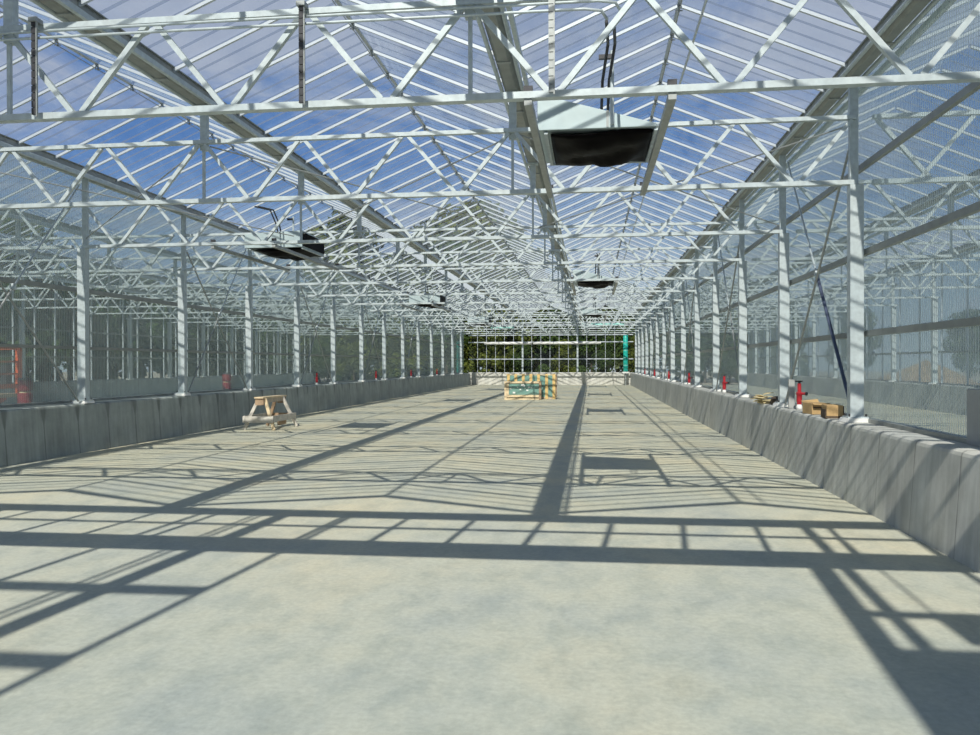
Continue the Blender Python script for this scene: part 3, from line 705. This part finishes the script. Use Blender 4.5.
def tree(x, y, h, k, label, group):
    t = empty('leafy_tree', (x, y, -.26), rt.uniform(0,6.28), label, 'tree', group)
    s = h/12; t.scale = (s*rt.uniform(.9,1.15), s*rt.uniform(.9,1.15), s)
    obj('foliage', protos[k][0], t); obj('trunk', protos[k][1], t)
for row, (y, hs) in enumerate(((75,.42),(84,.80),(96,1.05))):
    x = -34.
    while x < 20:
        hh = 12 if x > -4 else 17
        hh = 16.5 + 2.5*math.sin(x*.35) if -30 < x < -7 else 10.5
        tree(x, y+rt.uniform(-2,2), hh*hs*rt.uniform(.9,1.1), rt.choice((0,1,3)) if row < 2 else rt.choice((2,0)), 'leafy green tree in the dense wood beyond the far end glazing', 'trees beyond the far end')
        x += rt.uniform(3.2,4.6)
y = 16.
while y < 92:
    tree(-31+rt.uniform(-1.5,1.5), y, rt.uniform(8,10), rt.choice((1,3)), 'dark green tree in the row outside, seen hazily through the left glazing', 'trees beyond the left house')
    y += rt.uniform(3.6,4.6)
y = 18.
while y < 92:
    tree(-38+rt.uniform(-1.5,1.5), y, rt.uniform(8,10.5), rt.choice((1,3)), 'dark green tree in the row outside, seen hazily through the left glazing', 'trees beyond the left house')
    y += rt.uniform(4.,5.)
for x, y, h in ((33,50,5),(38,58,6),(42,70,6.5),(35,80,7),(27,88,8),(20,86,8)):
    tree(x, y, h, rt.choice((0,3)), 'green tree outside, seen faintly through the right glazing', 'trees beyond the right house')

# ------------------------------------------------------------------ sky, sun, camera
w = bpy.data.worlds.new('sky'); SC.world = w; w.use_nodes = True; nt = w.node_tree; nt.nodes.clear()
out = nt.nodes.new('ShaderNodeOutputWorld'); bg = nt.nodes.new('ShaderNodeBackground'); L(nt, bg.outputs[0], out.inputs[0])
tc = N(nt, 'ShaderNodeTexCoord'); sx = N(nt, 'ShaderNodeSeparateXYZ'); L(nt, tc.outputs['Generated'], sx.inputs[0])
z = math_(nt, 'MAXIMUM', sx.outputs['Z'], 0.)
grad = ramp(nt, [(0., (.46,.55,.60)), (.12, (.28,.42,.62)), (.24, (.11,.24,.54)), (.50, (.10,.19,.42)), (.62, (.06,.11,.22)), (1., (.05,.09,.17))]); L(nt, z, grad.inputs[0])
# clouds on a flat layer
zz = math_(nt, 'ADD', z, .12)
cx = N(nt, 'ShaderNodeCombineXYZ'); L(nt, math_(nt, 'DIVIDE', sx.outputs['X'], zz), cx.inputs[0]); L(nt, math_(nt, 'DIVIDE', sx.outputs['Y'], zz), cx.inputs[1])
cn = noise(nt, scaled(nt, cx.outputs[0], (1.0,1.0,1.), (3.1,.4,0)), 1.25, 9, .62); cn.inputs['Distortion'].default_value = .6
more = math_(nt, 'MULTIPLY', math_(nt, 'MAXIMUM', math_(nt, 'SUBTRACT', z, .27), 0.), 2.0)
cv = math_(nt, 'ADD', cn.outputs[0], math_(nt, 'MINIMUM', more, .16))
cr_ = ramp(nt, [(.47, (0,0,0)), (.64, (1,1,1))]); L(nt, cv, cr_.inputs[0])
col = mixc(nt, math_(nt, 'MULTIPLY', math_(nt, 'MULTIPLY', cr_.outputs[0], .85), math_(nt, 'SUBTRACT', 1., math_(nt, 'MINIMUM', math_(nt, 'MULTIPLY', math_(nt, 'MAXIMUM', math_(nt, 'SUBTRACT', z, .45), 0.), 4.), .75))), grad.outputs[0], (.44,.49,.60))
L(nt, col, bg.inputs[0]); bg.inputs[1].default_value = 1.0
sun = bpy.data.lights.new('sun', 'SUN'); sun.energy = 4.8; sun.color = (1., .95, .85); sun.angle = math.radians(.53)
so = bpy.data.objects.new('sun', sun); C.objects.link(so)
so.rotation_euler = Vector((.10, 1.10, -1.)).to_track_quat('-Z', 'Y').to_euler(); so.location = (0,-20,30)

cam = bpy.data.cameras.new('camera'); co = bpy.data.objects.new('camera', cam); C.objects.link(co); SC.camera = co
cam.sensor_width = 36; cam.lens = 805.94/980*36; cam.clip_start = .05; cam.clip_end = 500
ya, pi_, ro = math.radians(7.1238), math.radians(.2616), math.radians(-.1249)
fw = Vector((-math.sin(ya)*math.cos(pi_), math.cos(ya)*math.cos(pi_), -math.sin(pi_)))
rt_ = Vector((math.cos(ya), math.sin(ya), 0)); up = rt_.cross(fw)
r_ = rt_*math.cos(ro) + up*math.sin(ro); u_ = up*math.cos(ro) - rt_*math.sin(ro)
mw = Matrix((r_, u_, -fw)).transposed().to_4x4(); mw.translation = Vector((0,0,E)); co.matrix_world = mw

SC.cycles.transparent_max_bounces = 40
SC.cycles.max_bounces = 10
SC.view_settings.view_transform = 'Standard'; SC.view_settings.look = 'None'
SC.view_settings.exposure = 0.; SC.view_settings.gamma = 1.; SC.view_settings.use_curve_mapping = False
